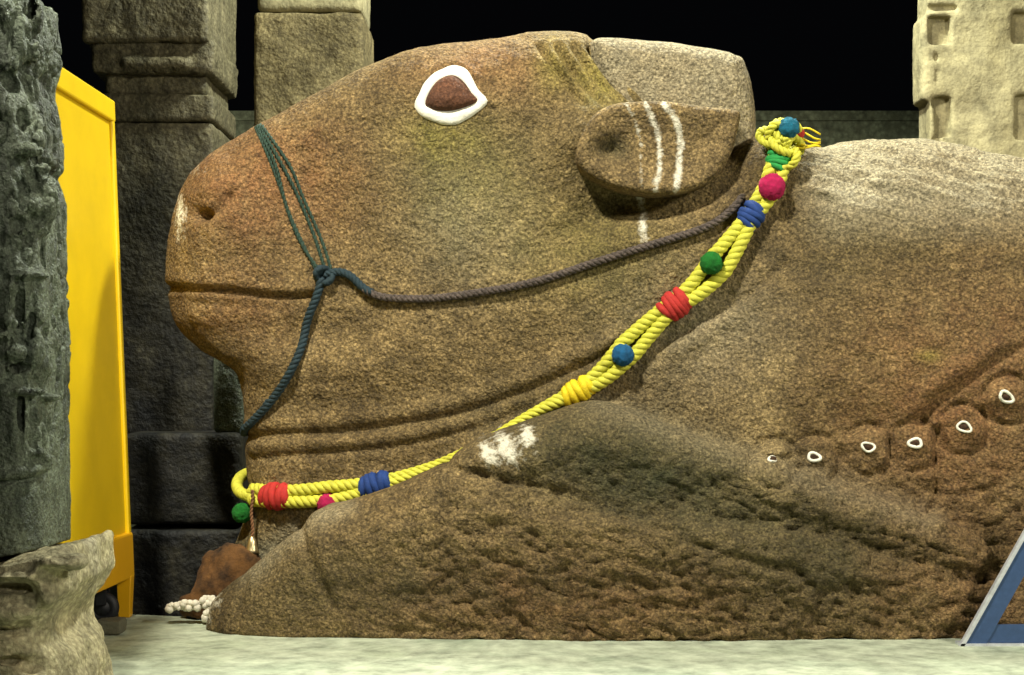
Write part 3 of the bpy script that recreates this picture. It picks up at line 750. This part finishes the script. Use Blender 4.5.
# round front with a flat right cheek
rad_ = np.sqrt(((X-cxn)/hw)**2*1.0+((Y-(yn+.36))/.40)**2)
v_ = ((rad_**4)**.25-1)*.3
q4 = (((np.abs(X-cxn)/hw)**3.2+(np.abs(Y-(yn+.36))/.38)**3.2)**(1/3.2)-1)*.3
v_ = np.broadcast_to(q4, v_.shape).astype(np.float32).copy()
def blob(u, v, ru, rv, dep, y=None):
    hz = float(np.interp(wz(v), zr, er))-cxn; yy = yn
    for _ in range(12):
        t_ = min(max((W(u*.95, v, yy)[0]-cxn)/hz, -.96), .96); yy = .5*yy+.5*(yn+.36-.38*(1-abs(t_)**3.2)**(1/3.2))
    c = W(u, v, yy+.01); c = (cxn+t_*hz, c[1], c[2]); s = (CD+yn)/F; dep *= .7 if y is None else .5
    return g.ell(c, (ru*s, dep, rv*s))
for (u, v, ru, rv, dep) in ((46,16,9,20,.07),(40,50,12,14,.08),(22,34,6,26,.06),(28,26,4,6,.1),(8,62,9,16,.08),(4,12,8,16,.08),(50,75,8,10,.07),(54,92,5,20,.06),(56,122,6,14,.07),(50,140,8,10,.09),
                       (42,168,18,8,.09),(24,150,22,8,.08),(6,108,8,14,.08),(44,200,18,28,.12),(36,205,10,12,.13),(50,226,10,9,.11),(60,190,5,8,.1),(64,228,4,6,.08),
                       (20,275,14,5,.08),(33,275,18,3.5,.09),(48,290,4,24,.08),(56,300,4,40,.07),(40,300,4,30,.08),(28,290,4,30,.06),(12,300,5,30,.07),
                       (12,322,9,9,.09),(6,336,9,5,.10),(42,318,7,14,.09),(60,345,7,6,.09),(36,350,9,20,.09),(52,362,7,16,.09),(16,352,12,9,.08),(24,392,22,4,.09),(48,397,18,4,.09),
                       (12,425,5,32,.035),(26,430,4,34,.04),(38,430,6,30,.04),(49,430,4,30,.035),(38,452,10,6,.08),(52,458,10,5,.08)):
    v_ = smin(v_, blob(u, v, ru, rv, dep), .014)
for (u, v, ru, rv, dep) in ((34,12,5,14,.09),(34,70,14,10,.10),(12,82,12,12,.1),(26,120,14,12,.09),(52,160,10,4,.08),(24,190,6,22,.1),(20,225,8,10,.08),(30,240,8,8,.08),(60,258,4,20,.05),(20,310,4,22,.06),(50,335,7,10,.07),(32,330,3,18,.05),(22,368,14,5,.08),(20,410,4,22,.05)):
    v_ = np.maximum(v_, -blob(u, v, ru, rv, dep, yn+.0))
# a raised hem band curving up to the right
for (u, v) in [(x, 473-(x/68)**2*13) for x in range(-60, 64, 5)]:
    v_ = smin(v_, blob(u, v, 6, 4.5, .05, yn-.01), .02)
    v_ = np.maximum(v_, -blob(u, v+9, 5, 2.2, .035, yn-.02))
slope = (Z-(wz(549)+.0)-(-(X-wx(35))*.0))
v_ = np.maximum(v_, -(Z-(wz(552)+(X-wx(30))*.16)))
def chisel(V_, N_):
    e = np.abs(fbm(V_*np.array([1, 1, .45]), 13, 3))
    return -.020*np.clip(1-e*6, 0, 1)+.012*fbm(V_*np.array([1.6, 1.6, .5]), 16, 3)
lowz = wz(466)
rock('shaft', g, v_, M['carved'], pn_, .006, 18, extra=lambda V_, N_: chisel(V_, N_)*np.clip((V_[:, 2]-lowz)/.1+.12, .12, 1))
g = Grid((wx(-80), yn-.45, -.45), (wx(122), yn+.9, wz(532)), .012)
X = g.x[:, None, None]; Y = g.y[None, :, None]; Z = g.z[None, None, :]
PE = [(535, 98), (548, 106), (562, 107), (580, 109), (600, 100), (612, 90), (625, 84), (640, 88), (652, 98), (680, 105), (760, 110), (900, 110)]
ed = np.interp(g.z, np.array([wz(v) for v, _ in PE])[::-1], np.array([wx(u-13, yn+.25) for _, u in PE])[::-1])[None, None, :]
tp = np.interp(g.x, [wx(-80), wx(0), wx(30), wx(60), wx(75), wx(110)], [wz(566), wz(562), wz(556), wz(551), wz(543), wz(545)])[:, None, None]
hw = ed-cxn
v_ = (((np.abs(X-cxn)/hw)**5+(np.abs(Y-(yn+.25))/.55)**5)**.2-1)*.45
v_ = np.maximum(v_, Z-tp).astype(np.float32)
B2 = lambda u, v, ru, rv, dep: g.ell(W(u*.86, v, yn+.25-.52*(1-min(abs(u+8)/115., .97)**5)**.2), (ru*.0046, dep, rv*.0046))
for a in ((12,630,26,7,.10),(10,588,24,4,.08),(40,665,16,12,.1),(88,545,9,3,.12),(20,660,18,4,.08)): v_ = np.maximum(v_, -B2(*a[:4], a[4]*.6))
for a in ((40,575,10,8,.1),(70,562,26,8,.12),(54,592,10,14,.08),(10,612,28,12,.09),(14,575,26,6,.09)): v_ = smin(v_, B2(*a), .03)
rock('pedestal', g, v_, M['rubble'], pn_, .05, 5, lap=1)
# ------------------------------------------------------------------ yellow panel
pa = thing('yellow_barrier_panel', 'tall glossy yellow metal barrier panel standing behind the carved pillar', 'barrier', W(122, 610, -.25))
TR = np.array(W(109, 104, -.20)); BR = np.array(W(128, 577, -.27))
TL = np.array(W(40, 60, -1.52)); TL[2] = TR[2]
dirx = TR-TL; dirx[2] = 0; Lx = np.linalg.norm(dirx); dirx /= Lx
def PP(s, t, o=0.0):          # s along from the far upright (m), t 0 top..1 bottom, o out of the sheet
    up = TR*(1-t)+BR*t
    nn = np.cross([0, 0, 1], dirx)
    if nn[0] < 0: nn = -nn     # towards the visible side
    vis = -1 if nn[1] > 0 else 1
    return up-dirx*s+nn*vis*o*1.0
def slab4(s0, s1, t0, t1, o0, o1):
    V_ = [PP(s, t, o) for s in (s0, s1) for t in (t0, t1) for o in (o0, o1)]
    return V_, [[0, 1, 3, 2], [4, 6, 7, 5], [0, 4, 5, 1], [2, 3, 7, 6], [0, 2, 6, 4], [1, 5, 7, 3]]
def bevel(o, w=.008, n=2):
    m = o.modifiers.new('b', 'BEVEL'); m.width = w; m.segments = n; m.limit_method = 'ANGLE'; return o
bevel(make('sheet', *slab4(.02, 1.35, .01, .985, -.012, .012), M['ypaint'], pa, smooth=False))
bevel(make('frame', *slab4(-.0, .055, 0, 1.0, -.035, .035), M['ypaint'], pa, smooth=False), .012)
bevel(make('frame', *slab4(1.3, 1.36, 0, 1.0, -.035, .035), M['ypaint'], pa, smooth=False), .012)
bevel(make('top_rail', *slab4(.0, 1.36, -.006, .04, -.04, .04), M['ypaint'], pa, smooth=False), .012)
bevel(make('bottom_rail', *slab4(.0, 1.36, .905, 1.0, -.04, .045), M['ypaint2'], pa, smooth=False), .015)
for s in (.06, 1.2):
    p = PP(s, 1.0); w_ = .04
    V_ = []
    for (z, w_) in ((p[2]+.02, .046), (0.0, .036)):
        for a, b in ((-1, -1), (1, -1), (1, 1), (-1, 1)): V_.append((p[0]+a*w_, p[1]+b*w_, z))
    bevel(make('leg', V_, [[0, 1, 2, 3][::-1], [4, 5, 6, 7], [0, 1, 5, 4], [1, 2, 6, 5], [2, 3, 7, 6], [3, 0, 4, 7]], M['ypaint2'], pa, smooth=False), .006)
# dark caster between the legs
wc = np.array(W(103, 603, -.62)); wc[2] = .10
path = [wc+np.array([.02*math.cos(q)*0, 0, 0])+np.array([math.cos(q)*.065, 0, math.sin(q)*.065]) for q in np.linspace(0, 2*math.pi, 28, endpoint=False)]
v1 = tube(path, .035, 10, True)
v2 = tube([wc+np.array([0, -.03, 0]), wc+np.array([0, .03, 0])], .05, 16)
v_, f_ = join([(v1[0], v1[1]), (v2[0], v2[1])]); make('caster', v_, f_, M['black'], pa)
v_, f_ = join([boxm((wc[0]-.03, wc[1]-.05, wc[2]+.02), (wc[0]+.03, wc[1]-.035, .5)), boxm((wc[0]-.03, wc[1]+.035, wc[2]+.02), (wc[0]+.03, wc[1]+.05, .5)), boxm((wc[0]-.03, wc[1]-.05, .46), (wc[0]+.03, wc[1]+.05, .52))])
make('caster_fork', v_, f_, M['black'], pa, smooth=False)
# little stone block on the slab
cb = np.array(W(106, 636, 0)); yb = CH*F/(636-HY)-CD
g = Grid((W(84, 0, yb)[0], yb-.15, -.02), (W(126, 0, yb)[0], yb+.25, .14), .008)
v_ = g.box((W(107, 0, yb)[0], yb+.09, .045), (.075, .08, .042), .012)
ob = rock('stone_block', g, v_, M['block'], None, .01, 10)
tag(ob, 'small grey stone block lying on the pale platform beside the rough pedestal', 'stone')
# ------------------------------------------------------------------ blue stand at the right edge
ys = CH*F/(646-HY)-CD
st = thing('metal_stand', 'blue painted angle iron stand with slanting leg at the right edge', 'stand', W(1000, 646, ys))
def P3(u, v, y): return np.array(W(u, v, y))
def prism(pts, dep):           # outline at depth ys extruded backwards
    n = len(pts); A_ = [P3(u, v, ys) for u, v in pts]; B_ = [a+np.array([0, dep, 0]) for a in A_]
    return A_+B_, [list(range(n))[::-1], [n+i for i in range(n)]]+[[i, (i+1) % n, n+(i+1) % n, n+i] for i in range(n)]
# one A-shaped side: front slanting leg, its mirror, ledge and foot
lx0, lx1 = 960, 1036; tv = 515
leg_ = make('leg', *prism([(959.5,648),(1060,470),(1083,470),(984,648)], .03), M['steel'], st, smooth=False)
make('edge_strip', *prism([(958.5,648),(1059,470),(1063,470),(963,648)], .035)[:2], M['steel2'], leg_, smooth=False).location.y -= .01
make('leg', *prism([(1138,648),(1048,480),(1072,480),(1162,648)], .03), M['steel'], st, smooth=False)
v_, f_ = prism([(975,643),(984,625),(1140,625),(1150,643)], .03); v_ = [p+np.array([0, .008, 0]) for p in v_]; make('cross_bar', v_, f_, M['steel'], st, smooth=False)
a, b = P3(962, 648, ys), P3(1162, 644, ys)
v_, f_ = boxm((a[0]-.01, ys-.01, .0), (b[0]+.01, ys+.10, .014)); make('foot_plate', v_, f_, M['steel2'], st, smooth=False)
v_, f_ = prism([(1040,484),(1052,466),(1070,466),(1082,484)], .06); make('top_plate', v_, f_, M['steel'], st, smooth=False)
# ------------------------------------------------------------------ setting
def slabpoly(name, pts, z0, z1, mat, cell=None):
    n = len(pts); V_ = [(x, y, z1) for x, y in pts]+[(x, y, z0) for x, y in pts]
    F_ = [list(range(n)), [n+i for i in range(n)][::-1]]+[[i, n+i, n+(i+1) % n, (i+1) % n] for i in range(n)]
    o = make(name, V_, F_, mat, smooth=False); return tag(o, kind='structure')
e1 = W(120, 0, -.22)[0]
# platform ends just beyond the bull; its left back corner is cut off
slabpoly('floor', [(-7, -7), (9, -7), (9, 1.6), (-1.4, 1.6), (-1.55, -.35), (W(204, 0, -.36)[0], -.36), (W(122, 0, -.2)[0], -.2), (-7, .55)], -.6, 0, M['floor'])
g = [(-60, -30), (60, -30), (60, 60), (-60, 60)]
gp_ = make('floor_court', [(x, y, -.6) for x, y in g], [[0, 1, 2, 3]], M['ground']); tag(gp_, kind='structure')
yw = 9.0
zt = W(0, 111, yw)[2]
def wallbox(name, x0, x1, y0, y1, z0, z1, mat):
    v_, f_ = boxm((x0, y0, z0), (x1, y1, z1)); return tag(make(name, v_, f_, mat, smooth=False), kind='structure')
wallbox('wall_back', -25, 25, yw, yw+.6, -.6, zt-.12, M['wall'])
wallbox('trim_1', -25, 25, yw-.02, yw+.7, zt-.12, zt, M['wall'])
# ------------------------------------------------------------------ light, world, camera
def lamp(kind, name, loc, tgt, e, col, size=.3, angle=60, blend=.6):
    l = bpy.data.lights.new(name, kind); l.energy = e; l.color = col
    if kind == 'SPOT': l.spot_size = math.radians(angle); l.spot_blend = blend; l.shadow_soft_size = size
    if kind == 'AREA': l.size = size
    o = bpy.data.objects.new(name, l); COL.objects.link(o); o.location = loc
    o.rotation_euler = (Vector(tgt)-Vector(loc)).to_track_quat('-Z', 'Y').to_euler(); return o
lamp('SPOT', 'court_floodlight', (-2.4, -5.6, 8.2), (1.0, 0, 1.6), 5000, (1, .95, .80), .3, 56, .5)
lamp('SPOT', 'side_floodlight', (6.5, -6.0, 5.5), (1.5, 0, 2.0), 2000, (1, .93, .76), .5, 80, .8)
lamp('SPOT', 'pillar_fill', (2.2, -8.8, 3.4), (-2.0, -2.6, 1.2), 420, (1, .96, .84), .3, 50, .6)  # weak fill added to brighten the front of the near pillar and pedestal
lamp('SPOT', 'rear_floodlight', (1.2, .9, 7.0), (.6, .9, 0), 2100, (.97, 1, .86), .3, 165, .3)
w = bpy.data.worlds.new('night'); bpy.context.scene.world = w; w.use_nodes = True
w.node_tree.nodes['Background'].inputs[0].default_value = (.0012, .0013, .0016, 1)
w.node_tree.nodes['Background'].inputs[1].default_value = 1.0
cam = bpy.data.cameras.new('camera'); co = bpy.data.objects.new('camera', cam); COL.objects.link(co)
co.location = (0, -CD, CH); co.rotation_euler = (math.pi/2, 0, 0)
cam.sensor_width = 36; cam.lens = F/1024*36; cam.shift_y = (HY-337.5)/1024
cam.clip_end = 300
sc = bpy.context.scene; sc.camera = co
sc.view_settings.view_transform = 'Standard'; sc.view_settings.look = 'None'
sc.view_settings.exposure = 0; sc.view_settings.gamma = 1; sc.view_settings.use_curve_mapping = False
